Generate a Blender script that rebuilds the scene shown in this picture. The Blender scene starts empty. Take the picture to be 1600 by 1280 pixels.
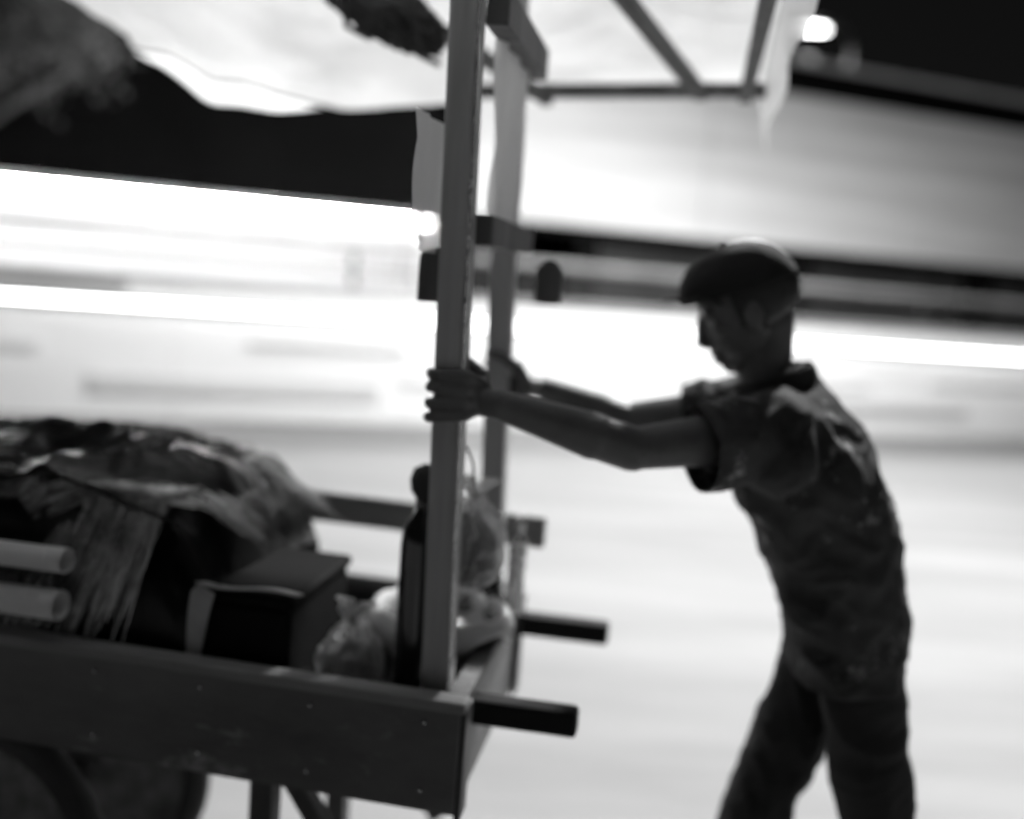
import bpy, bmesh, math, random
from mathutils import Vector, Matrix, noise, Euler
random.seed(7)
R = math.radians
C = bpy.context.scene
COL = C.collection

# ------------------------------------------------------------------ camera
cam = bpy.data.cameras.new('camera'); camo = bpy.data.objects.new('camera', cam); COL.objects.link(camo)
p, rl = R(7.5), R(4.5)
fwd = Vector((0, math.cos(p), -math.sin(p))); right0 = Vector((1, 0, 0)); up0 = right0.cross(fwd)
right = right0*math.cos(rl) + up0*math.sin(rl); up = up0*math.cos(rl) - right0*math.sin(rl)
m = Matrix((right, up, -fwd)).transposed().to_4x4(); m.translation = (0, 0, 1.5)
camo.matrix_world = m
cam.lens = 35; cam.sensor_width = 36; cam.clip_start = 0.05; cam.clip_end = 500
cam.dof.use_dof = True; cam.dof.focus_distance = 1.33; cam.dof.aperture_fstop = 0.95; cam.dof.aperture_blades = 0
C.camera = camo

# ------------------------------------------------------------------ world, sun, exposure
SUN_EL, SUN_AZ = R(56), R(-4)          # high, behind the scene
w = bpy.data.worlds.new('World'); C.world = w; w.use_nodes = True
nt = w.node_tree; nt.nodes.clear()
out = nt.nodes.new('ShaderNodeOutputWorld'); bg = nt.nodes.new('ShaderNodeBackground')
sky = nt.nodes.new('ShaderNodeTexSky'); sky.sky_type = 'NISHITA'; sky.sun_disc = False
sky.sun_elevation = SUN_EL; sky.sun_rotation = SUN_AZ
bw = nt.nodes.new('ShaderNodeRGBToBW')
nt.links.new(sky.outputs[0], bw.inputs[0]); nt.links.new(bw.outputs[0], bg.inputs[0])
bg.inputs[1].default_value = 0.0006
nt.links.new(bg.outputs[0], out.inputs[0])
sun = bpy.data.lights.new('sun', 'SUN'); sun.energy = 1.9; sun.angle = R(7); sun.color = (1, 1, 1)
suno = bpy.data.objects.new('sun', sun); COL.objects.link(suno)
to_sun = Vector((math.sin(SUN_AZ)*math.cos(SUN_EL), math.cos(SUN_AZ)*math.cos(SUN_EL), math.sin(SUN_EL)))
suno.rotation_euler = to_sun.to_track_quat('Z', 'Y').to_euler()
suno.location = (0, 10, 12)
vs = C.view_settings; vs.view_transform = 'Standard'; vs.look = 'None'; vs.gamma = 1; vs.exposure = 0.78
vs.use_curve_mapping = False
C.display_settings.display_device = 'sRGB'

# ------------------------------------------------------------------ materials (a monochrome scene: every base colour is a grey)
def mat(name, v, rough=.6, var=.25, scale=6, bump=.0, bscale=40, metal=0, stretch=(1, 1, 1), spec=.5, coords='Object', trans=0, transl=0, stain=0, coat=0, wear=0):
    M = bpy.data.materials.new(name); M.use_nodes = True
    t = M.node_tree; n = t.nodes; L = t.links
    b = n['Principled BSDF']
    tc = n.new('ShaderNodeTexCoord'); mp = n.new('ShaderNodeMapping'); mp.inputs['Scale'].default_value = stretch
    L.new(tc.outputs[coords], mp.inputs[0])
    nz = n.new('ShaderNodeTexNoise'); nz.inputs['Scale'].default_value = scale; nz.inputs['Detail'].default_value = 7
    nz.inputs['Roughness'].default_value = .62
    L.new(mp.outputs[0], nz.inputs['Vector'])
    cr = n.new('ShaderNodeMapRange'); cr.inputs[1].default_value = .3; cr.inputs[2].default_value = .7
    cr.inputs[3].default_value = v*(1-var); cr.inputs[4].default_value = min(.95, v*(1+var))
    L.new(nz.outputs[0], cr.inputs[0])
    col = cr.outputs[0]
    if stain:
        n2 = n.new('ShaderNodeTexNoise'); n2.inputs['Scale'].default_value = scale*.17; n2.inputs['Detail'].default_value = 9
        n2.inputs['Distortion'].default_value = 1.2
        L.new(mp.outputs[0], n2.inputs['Vector'])
        r2 = n.new('ShaderNodeMapRange'); r2.inputs[1].default_value = .46; r2.inputs[2].default_value = .68
        r2.inputs[3].default_value = 1; r2.inputs[4].default_value = 1-stain
        L.new(n2.outputs[0], r2.inputs[0])
        mu = n.new('ShaderNodeMath'); mu.operation = 'MULTIPLY'
        L.new(col, mu.inputs[0]); L.new(r2.outputs[0], mu.inputs[1]); col = mu.outputs[0]
    if wear:
        n3 = n.new('ShaderNodeTexNoise'); n3.inputs['Scale'].default_value = 7; n3.inputs['Detail'].default_value = 12; n3.inputs['Roughness'].default_value = .75
        L.new(mp.outputs[0], n3.inputs['Vector'])
        r3 = n.new('ShaderNodeMapRange'); r3.inputs[1].default_value = .56; r3.inputs[2].default_value = .66; r3.inputs[3].default_value = 0; r3.inputs[4].default_value = wear
        L.new(n3.outputs[0], r3.inputs[0])
        ad = n.new('ShaderNodeMath'); ad.operation = 'ADD'; L.new(col, ad.inputs[0]); L.new(r3.outputs[0], ad.inputs[1]); col = ad.outputs[0]
    cb = n.new('ShaderNodeCombineColor')
    for i in range(3): L.new(col, cb.inputs[i])
    L.new(cb.outputs[0], b.inputs['Base Color'])
    b.inputs['Roughness'].default_value = rough; b.inputs['Metallic'].default_value = metal
    b.inputs['Specular IOR Level'].default_value = spec
    b.inputs['Transmission Weight'].default_value = trans
    b.inputs['Coat Weight'].default_value = coat
    rr = n.new('ShaderNodeMapRange'); rr.inputs[3].default_value = max(.03, rough-.12); rr.inputs[4].default_value = min(1, rough+.12)
    L.new(nz.outputs[0], rr.inputs[0]); L.new(rr.outputs[0], b.inputs['Roughness'])
    if bump:
        nb = n.new('ShaderNodeTexNoise'); nb.inputs['Scale'].default_value = bscale; nb.inputs['Detail'].default_value = 6
        L.new(mp.outputs[0], nb.inputs['Vector'])
        bp = n.new('ShaderNodeBump'); bp.inputs['Strength'].default_value = bump; bp.inputs['Distance'].default_value = .01
        L.new(nb.outputs[0], bp.inputs['Height']); L.new(bp.outputs[0], b.inputs['Normal'])
    if transl:
        tr = n.new('ShaderNodeBsdfTranslucent'); L.new(cb.outputs[0], tr.inputs[0])
        mx = n.new('ShaderNodeMixShader'); mx.inputs[0].default_value = transl
        L.new(b.outputs[0], mx.inputs[1]); L.new(tr.outputs[0], mx.inputs[2])
        L.new(mx.outputs[0], n['Material Output'].inputs[0])
    return M

def emis(name, s):
    M = bpy.data.materials.new(name); M.use_nodes = True
    b = M.node_tree.nodes['Principled BSDF']
    b.inputs['Base Color'].default_value = (.8, .8, .8, 1); b.inputs['Emission Color'].default_value = (1, 1, 1, 1)
    b.inputs['Emission Strength'].default_value = s
    return M

def film(name, clear=.6, v=.8, rough=.12):
    """thin clear plastic: part see-through, part shiny"""
    M = bpy.data.materials.new(name); M.use_nodes = True
    t = M.node_tree; n = t.nodes; L = t.links
    b = n['Principled BSDF']; b.inputs['Base Color'].default_value = (v, v, v, 1); b.inputs['Roughness'].default_value = rough
    b.inputs['Specular IOR Level'].default_value = .9
    tl = n.new('ShaderNodeBsdfTranslucent'); tl.inputs[0].default_value = (v, v, v, 1)
    m0 = n.new('ShaderNodeMixShader'); m0.inputs[0].default_value = .45
    L.new(b.outputs[0], m0.inputs[1]); L.new(tl.outputs[0], m0.inputs[2])
    tp = n.new('ShaderNodeBsdfTransparent'); tp.inputs[0].default_value = (.93, .93, .93, 1)
    lw = n.new('ShaderNodeLayerWeight'); lw.inputs[0].default_value = .35
    mr = n.new('ShaderNodeMapRange'); mr.inputs[3].default_value = 1-clear; mr.inputs[4].default_value = 1
    L.new(lw.outputs['Facing'], mr.inputs[0])
    nz = n.new('ShaderNodeTexNoise'); nz.inputs['Scale'].default_value = 45; nz.inputs['Detail'].default_value = 5
    bp = n.new('ShaderNodeBump'); bp.inputs['Strength'].default_value = .6; bp.inputs['Distance'].default_value = .01
    L.new(nz.outputs[0], bp.inputs['Height']); L.new(bp.outputs[0], b.inputs['Normal'])
    mx = n.new('ShaderNodeMixShader'); L.new(mr.outputs[0], mx.inputs[0]); L.new(tp.outputs[0], mx.inputs[1]); L.new(m0.outputs[0], mx.inputs[2])
    L.new(mx.outputs[0], n['Material Output'].inputs[0])
    return M

M_ground = mat('pale_concrete', .215, .85, .22, 1.3, .5, 30, stretch=(.25, 1.5, 1), stain=.32)
M_kerb = mat('kerb_stone', .4, .8, .2, 3, .3, 30)
M_pave = mat('pavement_stone', .42, .8, .15, 2, .2, 30)
M_line = mat('road_paint', .8, .6, .1, 8)
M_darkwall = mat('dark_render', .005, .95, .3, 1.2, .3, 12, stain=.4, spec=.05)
M_whitewall = mat('white_wall', .68, .8, .12, .8, stretch=(.25, 1, 3), stain=.25)
M_wallpaint = mat('white_wall_paint', .82, .8, .06, .8, stretch=(.25, 1, 3), stain=.2)
M_fascia = mat('pale_panel', .66, .6, .2, .8, .0, stretch=(.3, 1, 5), stain=.35)
M_greystone = mat('grey_stone', .3, .8, .3, 2)
M_trail = emis('lit_trail', 7)  # glow that stands in for light trails
M_shutter = mat('grey_shutter', .05, .45, .3, 3, metal=.3)
M_coping = mat('pale_coping', .55, .8, .15, 3)
M_paint_white = mat('white_car_paint', .72, .25, .04, 2, coat=.6)
M_paint_silver = mat('silver_car_paint', .5, .3, .04, 2, metal=.5, coat=.6)
M_glass = mat('dark_glass', .03, .08, .1, 2, spec=.9)
M_rubber = mat('rubber', .05, .8, .3, 20, .2, 60)
M_rim = mat('rim_metal', .4, .35, .1, 10, metal=.8)
M_lens = mat('lamp_lens', .7, .1, .05, 10, spec=.9)
M_red = mat('dark_lens', .12, .15, .05, 10, spec=.9)
M_wood = mat('weathered_wood', .085, .7, .45, 9, .5, 30, stretch=(1, 1, .1), wear=.05)
M_woodx = mat('weathered_wood_rail', .2, .7, .5, 9, .5, 30, stretch=(.12, 1, 1), wear=.12)
M_wheelrim = mat('worn_wheel_paint', .22, .6, .6, 14, .3, 30, stain=.5)
M_lampfar = emis('dim_lamp_glass', 1.2)
M_post = mat('post_wood', .36, .6, .4, 9, .5, 30, stretch=(1, 1, .06), wear=.2)
M_handle = mat('dark_handle', .008, .7, .3, 12, spec=.2)
M_panel = mat('dark_painted_board', .11, .5, .5, 4, .35, 25, stretch=(.4, 1, 1), stain=.5, wear=.25)
M_tarp = mat('white_tarp', .8, .55, .09, 3, .6, 9, transl=.6, stain=.22)
M_blackplastic = mat('black_plastic_sheet', .004, .32, .3, 5, .5, 14, spec=.22)
M_straw = mat('plastic_fringe', .5, .2, .9, 6, metal=.9)
M_box = mat('dark_box_board', .006, .8, .3, 5, .2, 20, spec=.12)
M_strap = mat('pale_strap', .3, .5, .15, 20)
M_mat = mat('pale_rolled_sheet', .62, .5, .12, 10, stretch=(.3, 1, 1))
M_bag = film('clear_bag', .62)
M_bagwhite = film('milky_bag', .3, .7, .25)
M_goods = mat('dark_goods', .08, .4, .6, 25, .3, 40, spec=.6)
M_wicker = mat('woven_cane', .13, .6, .4, 60, .4, 80)
M_liner = mat('pale_liner', .7, .6, .06, 12, transl=.3)
M_bottle = mat('dark_bottle', .02, .12, .2, 3, spec=.8)
M_foil = mat('silver_foil', .55, .25, .15, 30, metal=.95, bump=.4, bscale=60)
M_skin = mat('skin', .085, .5, .25, 14, .25, 120)
M_eye = mat('eye_white', .35, .25, .05, 10)
M_hair = mat('hair', .01, .5, .3, 60, .5, 200)
M_cap = mat('dark_cap_cloth', .007, .9, .25, 40, .3, 300)
M_shirt = mat('grey_shirt_cloth', .05, .9, .5, 9, .25, 350, stain=.4, wear=.4, spec=.2)
M_trouser = mat('dark_trouser_cloth', .006, .9, .3, 14, .3, 300)
M_shoe = mat('dark_shoe', .03, .5, .3, 20)
M_steel = mat('painted_steel', .05, .5, .3, 8, metal=.3)
M_bark = mat('bark', .1, .9, .4, 8, .8, 20, stretch=(1, 1, .2))
M_leaf = mat('leaf', .09, .5, .35, 3, transl=.35)
M_tube = emis('lit_tube', 80)
M_lamp = emis('lit_lamp_glass', 12)
M_cloth = mat('dark_bundle_cloth', .04, .8, .3, 10, .4, 40)

# ------------------------------------------------------------------ mesh helpers
def link(name, me, material=None, parent=None, smooth=False, world=False):
    o = bpy.data.objects.new(name, me); COL.objects.link(o)
    if material: me.materials.append(material)
    if smooth:
        for f in me.polygons: f.use_smooth = True
    if parent:
        o.parent = parent
        if world: o.matrix_parent_inverse = parent.matrix_world.inverted()
    return o
def fin(name, bm, material, parent=None, smooth=False, bevel=0, world=False):
    bmesh.ops.recalc_face_normals(bm, faces=bm.faces)
    me = bpy.data.meshes.new(name); bm.to_mesh(me); bm.free()
    o = link(name, me, material, parent, smooth, world)
    if bevel:
        b = o.modifiers.new('bevel', 'BEVEL'); b.width = bevel; b.segments = 2; b.limit_method = 'ANGLE'
    return o
def tag(o, label, cat, group=None, kind=None):
    if label: o['label'] = label
    if cat: o['category'] = cat
    if group: o['group'] = group
    if kind: o['kind'] = kind
    return o
def empty(name, loc=(0, 0, 0), rz=0):
    o = bpy.data.objects.new(name, None); COL.objects.link(o); o.location = loc; o.rotation_euler = (0, 0, rz)
    o.empty_display_size = .1
    o.matrix_world = Matrix.Translation(loc) @ Matrix.Rotation(rz, 4, 'Z')
    return o
def copy_tree(o, parent=None):
    c = o.copy(); COL.objects.link(c); c.parent = parent
    if parent is not None: c.matrix_parent_inverse = o.matrix_parent_inverse
    for ch in o.children: copy_tree(ch, c)
    return c
def bx(bm, c, s, rot=None):
    M4 = Matrix.Translation(c) @ (rot.to_4x4() if rot else Matrix.Identity(4)) @ Matrix.Diagonal((s[0], s[1], s[2], 1))
    bmesh.ops.create_cube(bm, size=1, matrix=M4)
def boxo(name, c, s, material, parent=None, bevel=.003, rot=None):
    bm = bmesh.new(); bx(bm, c, s, rot); return fin(name, bm, material, parent, bevel=bevel)
def bar(bm, a, b, wx, wz=None, twist=0):
    """square bar from a to b"""
    a, b = Vector(a), Vector(b); d = b-a; wz = wz or wx
    q = d.to_track_quat('Z', 'Y').to_matrix().to_4x4()
    bmesh.ops.create_cube(bm, size=1, matrix=Matrix.Translation((a+b)/2) @ q @ Matrix.Rotation(twist, 4, 'Z') @ Matrix.Diagonal((wx, wz, d.length, 1)))
def tube(bm, pts, r, seg=12, caps=True):
    pts = [Vector(q) for q in pts]; n = len(pts)
    rs = r if isinstance(r, (list, tuple)) else [r]*n
    rings = []; prev = None
    for i, q in enumerate(pts):
        d = (pts[min(i+1, n-1)]-pts[max(i-1, 0)]).normalized()
        if prev is None: u = d.orthogonal().normalized()
        else:
            u = prev - d*prev.dot(d); u = u.normalized() if u.length > 1e-6 else d.orthogonal().normalized()
        prev = u; v = d.cross(u)
        rings.append([bm.verts.new(q + (u*math.cos(2*math.pi*k/seg)+v*math.sin(2*math.pi*k/seg))*rs[i]) for k in range(seg)])
    for i in range(n-1):
        for k in range(seg):
            bm.faces.new((rings[i][k], rings[i][(k+1) % seg], rings[i+1][(k+1) % seg], rings[i+1][k]))
    if caps:
        bm.faces.new(rings[0][::-1]); bm.faces.new(rings[-1])
def lathe(bm, prof, c=(0, 0, 0), seg=32, rot=None, wob=0, caps=True):
    rot = rot or Matrix.Identity(3); c = Vector(c); rings = []
    for r, z in prof:
        rings.append([bm.verts.new(c + rot @ Vector((r*math.cos(2*math.pi*k/seg)*(1+wob*math.sin(5*2*math.pi*k/seg+z*9)), r*math.sin(2*math.pi*k/seg), z))) for k in range(seg)])
    for i in range(len(prof)-1):
        for k in range(seg):
            bm.faces.new((rings[i][k], rings[i][(k+1) % seg], rings[i+1][(k+1) % seg], rings[i+1][k]))
    if caps and prof[0][0] > 1e-4: bm.faces.new(rings[0][::-1])
    if caps and prof[-1][0] > 1e-4: bm.faces.new(rings[-1])
def grid(bm, nu, nv, fn):
    V = [[bm.verts.new(fn(i/(nu-1), j/(nv-1))) for j in range(nv)] for i in range(nu)]
    for i in range(nu-1):
        for j in range(nv-1): bm.faces.new((V[i][j], V[i+1][j], V[i+1][j+1], V[i][j+1]))
def fb(v, s=1, o=(0, 0, 0)): return noise.fractal(Vector((v[0]*s+o[0], v[1]*s+o[1], v[2]*s+o[2])), 1.0, 2.0, 4)
def ridge(v): return 1-abs(noise.noise(v))*2

def blob(name, c, s, material, parent=None, amp=.15, freq=3, sub=5, seed=0, crease=True, flat=None, rot=None):
    bm = bmesh.new(); bmesh.ops.create_icosphere(bm, subdivisions=sub, radius=1)
    for v in bm.verts:
        q = v.co*freq + Vector((seed*7.1, seed*3.3, seed))
        k = amp*(ridge(q)*.6 + ridge(q*2.3)*.3 + noise.noise(q*5)*.2) if crease else amp*noise.noise(q)
        v.co = v.co*(1+k-amp*.4)
        if flat is not None and v.co.z < flat: v.co.z = flat + (v.co.z-flat)*.15
    M4 = Matrix.Translation(c) @ (rot.to_4x4() if rot else Matrix.Identity(4)) @ Matrix.Diagonal((*s, 1))
    bm.transform(M4)
    return fin(name, bm, material, parent, smooth=True)

# ================================================================== THE SETTING
bm = bmesh.new(); bx(bm, (0, 60, -.25), (400, 300, .5))
g = fin('ground', bm, M_ground); g['kind'] = 'structure'; g['label'] = 'pale brightly lit street surface'

FR = math.atan(.373); FO = Vector((0, 11.55, 0))
def F(lx, ly, z=0): return FO + Matrix.Rotation(FR, 3, 'Z') @ Vector((lx, ly, z))
def setting(name, c, s, material, bevel=.01):
    o = boxo(name, c, s, material, bevel=bevel); o.location = FO; o.rotation_euler.z = FR; o['kind'] = 'structure'; return o
setting('pavement', (3, -.35, .055), (34, .5, .11), M_pave)
for k in range(22):
    kb = boxo('kerb_stone', (-8+k*1.0, -.68, .06), (.99, .14, .125), M_kerb, bevel=.012)
    kb.location = FO; kb.rotation_euler.z = FR
    if k == 0: kerb = kb; kb.name = 'kerb'; kb['kind'] = 'structure'; kb['label'] = 'pale kerb edging the far pavement'
    else:
        kb.parent = kerb; kb.location = (0, 0, 0); kb.rotation_euler = (0, 0, 0)
for a, b in (((5.1, 8.05), (9, 9.9)), ((4.3, 7.1), (9, 9.2))):
    a, b = Vector((*a, .004)), Vector((*b, .004)); n_ = (b-a).cross(Vector((0, 0, 1))).normalized()*.035
    me = bpy.data.meshes.new('painted_line'); me.from_pydata([a-n_, b-n_, b+n_, a+n_], [], [(0, 1, 2, 3)])
    o = link('painted_line', me, M_line); o['kind'] = 'structure'

# ---- street row: dark building with lit open shop (left) and pale fascia over shutters (right)
bd = empty('shop_building', FO, FR)
tag(bd, 'long low dark street building with a wide pale fascia and a brightly lit open shop', 'building')
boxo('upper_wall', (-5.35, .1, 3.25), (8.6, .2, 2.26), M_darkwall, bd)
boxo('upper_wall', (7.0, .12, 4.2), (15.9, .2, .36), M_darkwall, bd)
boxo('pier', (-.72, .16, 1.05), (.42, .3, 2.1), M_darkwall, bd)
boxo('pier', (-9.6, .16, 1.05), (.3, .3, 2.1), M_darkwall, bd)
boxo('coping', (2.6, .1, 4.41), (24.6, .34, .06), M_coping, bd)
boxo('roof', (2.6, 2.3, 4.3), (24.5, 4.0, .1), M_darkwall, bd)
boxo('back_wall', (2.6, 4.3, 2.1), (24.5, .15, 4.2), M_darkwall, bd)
for k in range(5):
    boxo('fascia_panel', (.75+k*3.0, -.03, 3.08), (2.985, .08, 1.84), M_fascia, bd, .008)
boxo('lintel', (7.0, .1, 2.11), (15.9, .25, .1), M_darkwall, bd)
# roller shutters, one part per bay with a slat per piece
slat = None
for k in range(5):
    x0 = .95+k*3.0
    fr = boxo('shutter_frame', (x0+1.3, .2, 1.03), (2.7, .03, 2.05), M_steel, bd, .004)
    for j in range(17):
        if slat is None:
            bm = bmesh.new(); grid(bm, 2, 5, lambda a, b: Vector(((a-.5)*2.56, -.03*math.sin(b*math.pi), b*.112)))
            slat = fin('slat', bm, M_shutter, fr); s_ = slat
        else:
            s_ = slat.copy(); COL.objects.link(s_); s_.parent = fr
        s_.location = (x0+1.3, .17, .1+j*.115)
    boxo('pier', (x0-.17, .1, 1.03), (.26, .3, 2.05), M_darkwall, bd)
# the open lit shop
boxo('shop_back_wall', (-5.2, 1.9, 1.05), (8.6, .1, 2.1), M_whitewall, bd)
boxo('shop_ceiling', (-5.2, 1.0, 2.16), (8.6, 1.9, .08), M_whitewall, bd)
boxo('shop_floor', (-5.2, .95, .06), (8.6, 1.85, .12), M_pave, bd)
for sx in (-9.45, -.95): boxo('shop_side_wall', (sx, 1.0, 1.07), (.08, 1.8, 2.0), M_whitewall, bd)
for k in range(6):
    bt = boxo('light_fitting', (-8.7+k*1.4, .45, 2.09), (1.39, .12, .05), M_whitewall, bd)
    bm = bmesh.new(); tube(bm, [(-9.4+k*1.4, .45, 2.045), (-8.01+k*1.4, .45, 2.045)], .018, 10)
    fin('light_tube', bm, M_tube, bt, True)
# ---- street lamps
def street_lamp(loc, rz, h, arm, label, watt, spot=True, strength=1):
    t = empty('street_lamp', loc, rz); tag(t, label, 'street lamp', 'street lamps')
    bm = bmesh.new(); lathe(bm, [(.11, 0), (.11, .5), (.07, .55), (.045, h)], seg=16); fin('pole', bm, M_steel, t, True)
    bm = bmesh.new(); tube(bm, [(0, 0, h-.15), (.15*arm, 0, h+.12), (.5*arm, 0, h+.22), (arm, 0, h+.2)], .03, 10); fin('arm', bm, M_steel, t, True)
    bm = bmesh.new(); bmesh.ops.create_uvsphere(bm, u_segments=20, v_segments=10, radius=1)
    for v in bm.verts:
        v.co = Vector((v.co.x*.34, v.co.y*.14, max(v.co.z, -.1)*.1))
    bmesh.ops.translate(bm, verts=bm.verts, vec=(arm+.2, 0, h+.2)); hd = fin('lamp_head', bm, M_steel, t, True)
    bm = bmesh.new(); bmesh.ops.create_uvsphere(bm, u_segments=20, v_segments=10, radius=1)
    for v in bm.verts: v.co = Vector((v.co.x*.22, v.co.y*.08, v.co.z*.025))
    bmesh.ops.translate(bm, verts=bm.verts, vec=(arm+.2, 0, h+.17)); fin('lamp_glass', bm, M_lamp if h < 8 else M_lampfar, hd, True)
    if watt:
        l = bpy.data.lights.new('lamp_light', 'SPOT'); l.energy = watt; l.spot_size = R(165); l.spot_blend = .5; l.shadow_soft_size = .18
        o = bpy.data.objects.new('lamp_light', l); COL.objects.link(o); o.parent = t; o.location = (arm+.2, 0, h+.08)
    return t
street_lamp((4.9, 6.2, 0), R(180), 5.6, 2.4, 'tall street lamp added out of view to light the fascia, wall and road', 2300)  # added lamp above the view, brightens fascia, wall and ground
street_lamp((4.42, 14.75, 0), R(180), 5.16, .4, 'lit street lamp showing above the roof of the dark building', 150)
street_lamp((8.3, 29.5, 0), R(180), 8.16, .5, 'small distant street lamp beyond the dark building', 0)

# ---- long white wall with hand rail along the far kerb, and added strips mimicking light trails
wl = empty('low_wall', F(0, -1.3), FR); tag(wl, 'long low white wall with a pale hand rail on rounded posts along the far side', 'wall')
for k in range(8): boxo('wall_panel', (-8+k*2.8, 0, .62), (2.79, .16, 1.24), M_wallpaint, wl, .006)
for k in range(8): boxo('wall_coping', (-8+k*2.8, 0, 1.27), (2.79, .24, .06), M_greystone, wl, .01)
bm = bmesh.new(); tube(bm, [(-9.4, 0, 1.66), (13, 0, 1.66)], .045, 12); fin('hand_rail', bm, M_greystone, wl, True)
bm = bmesh.new(); tube(bm, [(-9.4, 0, 1.46), (13, 0, 1.46)], .03, 10); fin('lower_rail', bm, M_steel, wl, True)
for k in range(7):
    bm = bmesh.new(); tube(bm, [(-9+k*3.4, 0, 1.3), (-9+k*3.4, 0, 1.62)], .025, 12); fin('rail_post', bm, M_steel, wl, True)
greys = [mat('streak_grey', v, .7, .15, 2, stretch=(.3, 1, 3)) for v in (.5, .6, .36, .7)]
for k, (x, ln_, z, h) in enumerate(((-8.2, 2.2, .35, .12), (-6.4, 3.0, .62, .07), (-5.0, 1.6, 1.15, .1), (-3.2, 2.6, .3, .16), (-2.4, 1.5, .72, .05), (-.6, 2.2, .42, .08), (1.2, 1.8, .2, .2), (2.6, 2.6, .55, .05), (4.4, 2.0, .3, .12), (6.2, 2.8, .66, .08), (8.4, 2.4, .38, .1))):
    boxo('streak_board', (x, -.1, z), (ln_, .03, h), greys[(k*3) % 4], wl, .005)  # boards added so their greys mimic horizontal streaks
for k in range(9):
    tr_ = boxo('trail_channel', (-8.2+k*2.45, -.1, 1.02), (2.445, .035, .07), M_steel, wl, .004)
    bm = bmesh.new(); tube(bm, [(-9.42+k*2.45, -.13, 1.02), (-6.98+k*2.45, -.13, 1.02)], .011, 8); fin('trail_strip', bm, M_trail, tr_, True)  # added glowing line in place of a light trail

# ---- tree at the left edge
tr = empty('street_tree', (-4.4, 8.2, 0)); tag(tr, 'leafy street tree standing at the left edge before the dark building', 'tree')
bm = bmesh.new(); tube(bm, [(-.4, 0, 0), (-.38, 0, 1), (-.3, .05, 2.0), (-.2, 0, 3.0), (0, 0, 3.8)], [.16, .13, .11, .08, .04], 12)
for k in range(9):
    a = k*2.4; z = 2.2+k*.17
    tube(bm, [(-.28, 0, z), (-.2+.4*math.cos(a), .4*math.sin(a), z+.35), (-.1+.85*math.cos(a), .85*math.sin(a), z+.7)], [.05, .03, .012], 7)
fin('trunk', bm, M_bark, tr, True)
bm = bmesh.new(); cl = []
for k in range(46):
    while True:
        q = Vector((random.uniform(-1, 1), random.uniform(-1, 1), random.uniform(-1, 1)))
        if .35 < q.length < 1: break
    cl.append(Vector((q.x*1.15-.1, q.y*1.1, q.z*1.0+3.75)))
for c in cl:
    for j in range(190):
        q = c + Vector([random.gauss(0, .17) for _ in range(3)])
        s = random.uniform(.03, .06); u = Vector([random.gauss(0, 1) for _ in range(3)]).normalized(); v = u.orthogonal().normalized()
        vs_ = [bm.verts.new(q+u*s), bm.verts.new(q+v*s*.45), bm.verts.new(q-u*s), bm.verts.new(q-v*s*.45)]
        bm.faces.new(vs_)
me = bpy.data.meshes.new('crown'); bm.to_mesh(me); bm.free(); cr_ = link('crown', me, M_leaf, tr); cr_['kind'] = 'stuff'

# ================================================================== THE CART
TH = R(-9.6); CO = Vector((-.045, 1.56, 0))
cart = empty('push_cart', CO, TH)
tag(cart, 'long wooden street vendor push cart with tall posts and a white tarpaulin canopy', 'cart')
def cl_(x, y, z=0): return CO + Matrix.Rotation(TH, 3, 'Z') @ Vector((x, y, z))
def cpt(name, bmf, material, smooth=False, bevel=.003, parent=None):
    bm = bmesh.new(); bmf(bm); return fin(name, bm, material, parent or cart, smooth, bevel)
LC = 1.75   # cart length
cpt('side_panel', lambda b: bx(b, (-LC/2, .012, .695), (LC, .024, .185)), M_panel)
cpt('side_panel', lambda b: bx(b, (-LC/2, .588, .695), (LC, .024, .185)), M_panel)
cpt('end_panel', lambda b: bx(b, (-.013, .3, .695), (.024, .55, .185)), M_panel)
cpt('end_panel', lambda b: bx(b, (-LC+.013, .3, .695), (.024, .55, .185)), M_panel)
for y in (.006, .594): cpt('top_rail', lambda b: bx(b, (-LC/2, y, .797), (LC+.02, .042, .02)), M_woodx, bevel=.004)
cpt('end_rail', lambda b: bx(b, (-.013, .3, .796), (.036, .545, .018)), M_wood)
for j in range(6): cpt('floor_plank', lambda b: bx(b, (-LC/2, .062+j*.095, .628), (LC-.06, .09, .018)), M_woodx)
cpt('corner_batten', lambda b: bx(b, (.004, .03, .69), (.012, .05, .2)), M_steel)
cpt('corner_batten', lambda b: bx(b, (.004, .57, .69), (.012, .05, .2)), M_steel)
# shafts that end in handles
for y, ex in ((.11, .185), (.575, .2)):
    cpt('handle', lambda b: bar(b, (-.9, y, .735), (ex, y, .75), .042, .048), M_handle, bevel=.008)
for k in range(9):
    for z in (.64, .76): cpt('nail_head', lambda b: bmesh.ops.create_uvsphere(b, u_segments=8, v_segments=5, radius=.0045, matrix=Matrix.Translation((-.06-k*.2, -.0015, z))), M_foil, True, 0)
# posts
for x, y, top, ln_ in ((-.055, .075, 2.17, -.04), (-.06, .55, 2.17, -.05), (-LC+.06, .05, 2.13, 0), (-LC+.06, .55, 2.13, 0)):
    cpt('post', lambda b: bar(b, (x, y, .63), (x+ln_, y, top), .05), M_post, bevel=.005)
pst = cpt('post_edge_strip', lambda b: bar(b, (-.034, .047, .8), (-.034-.04*.85, .047, 2.1), .006, .005), M_foil, bevel=.001)
# cross bars between the posts
cpt('cross_bar', lambda b: bx(b, (-.045, .315, 1.575), (.035, .43, .05)), M_wood)
cpt('cross_bar', lambda b: bx(b, (-.045, .315, 1.93), (.04, .43, .06)), M_wood)
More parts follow.
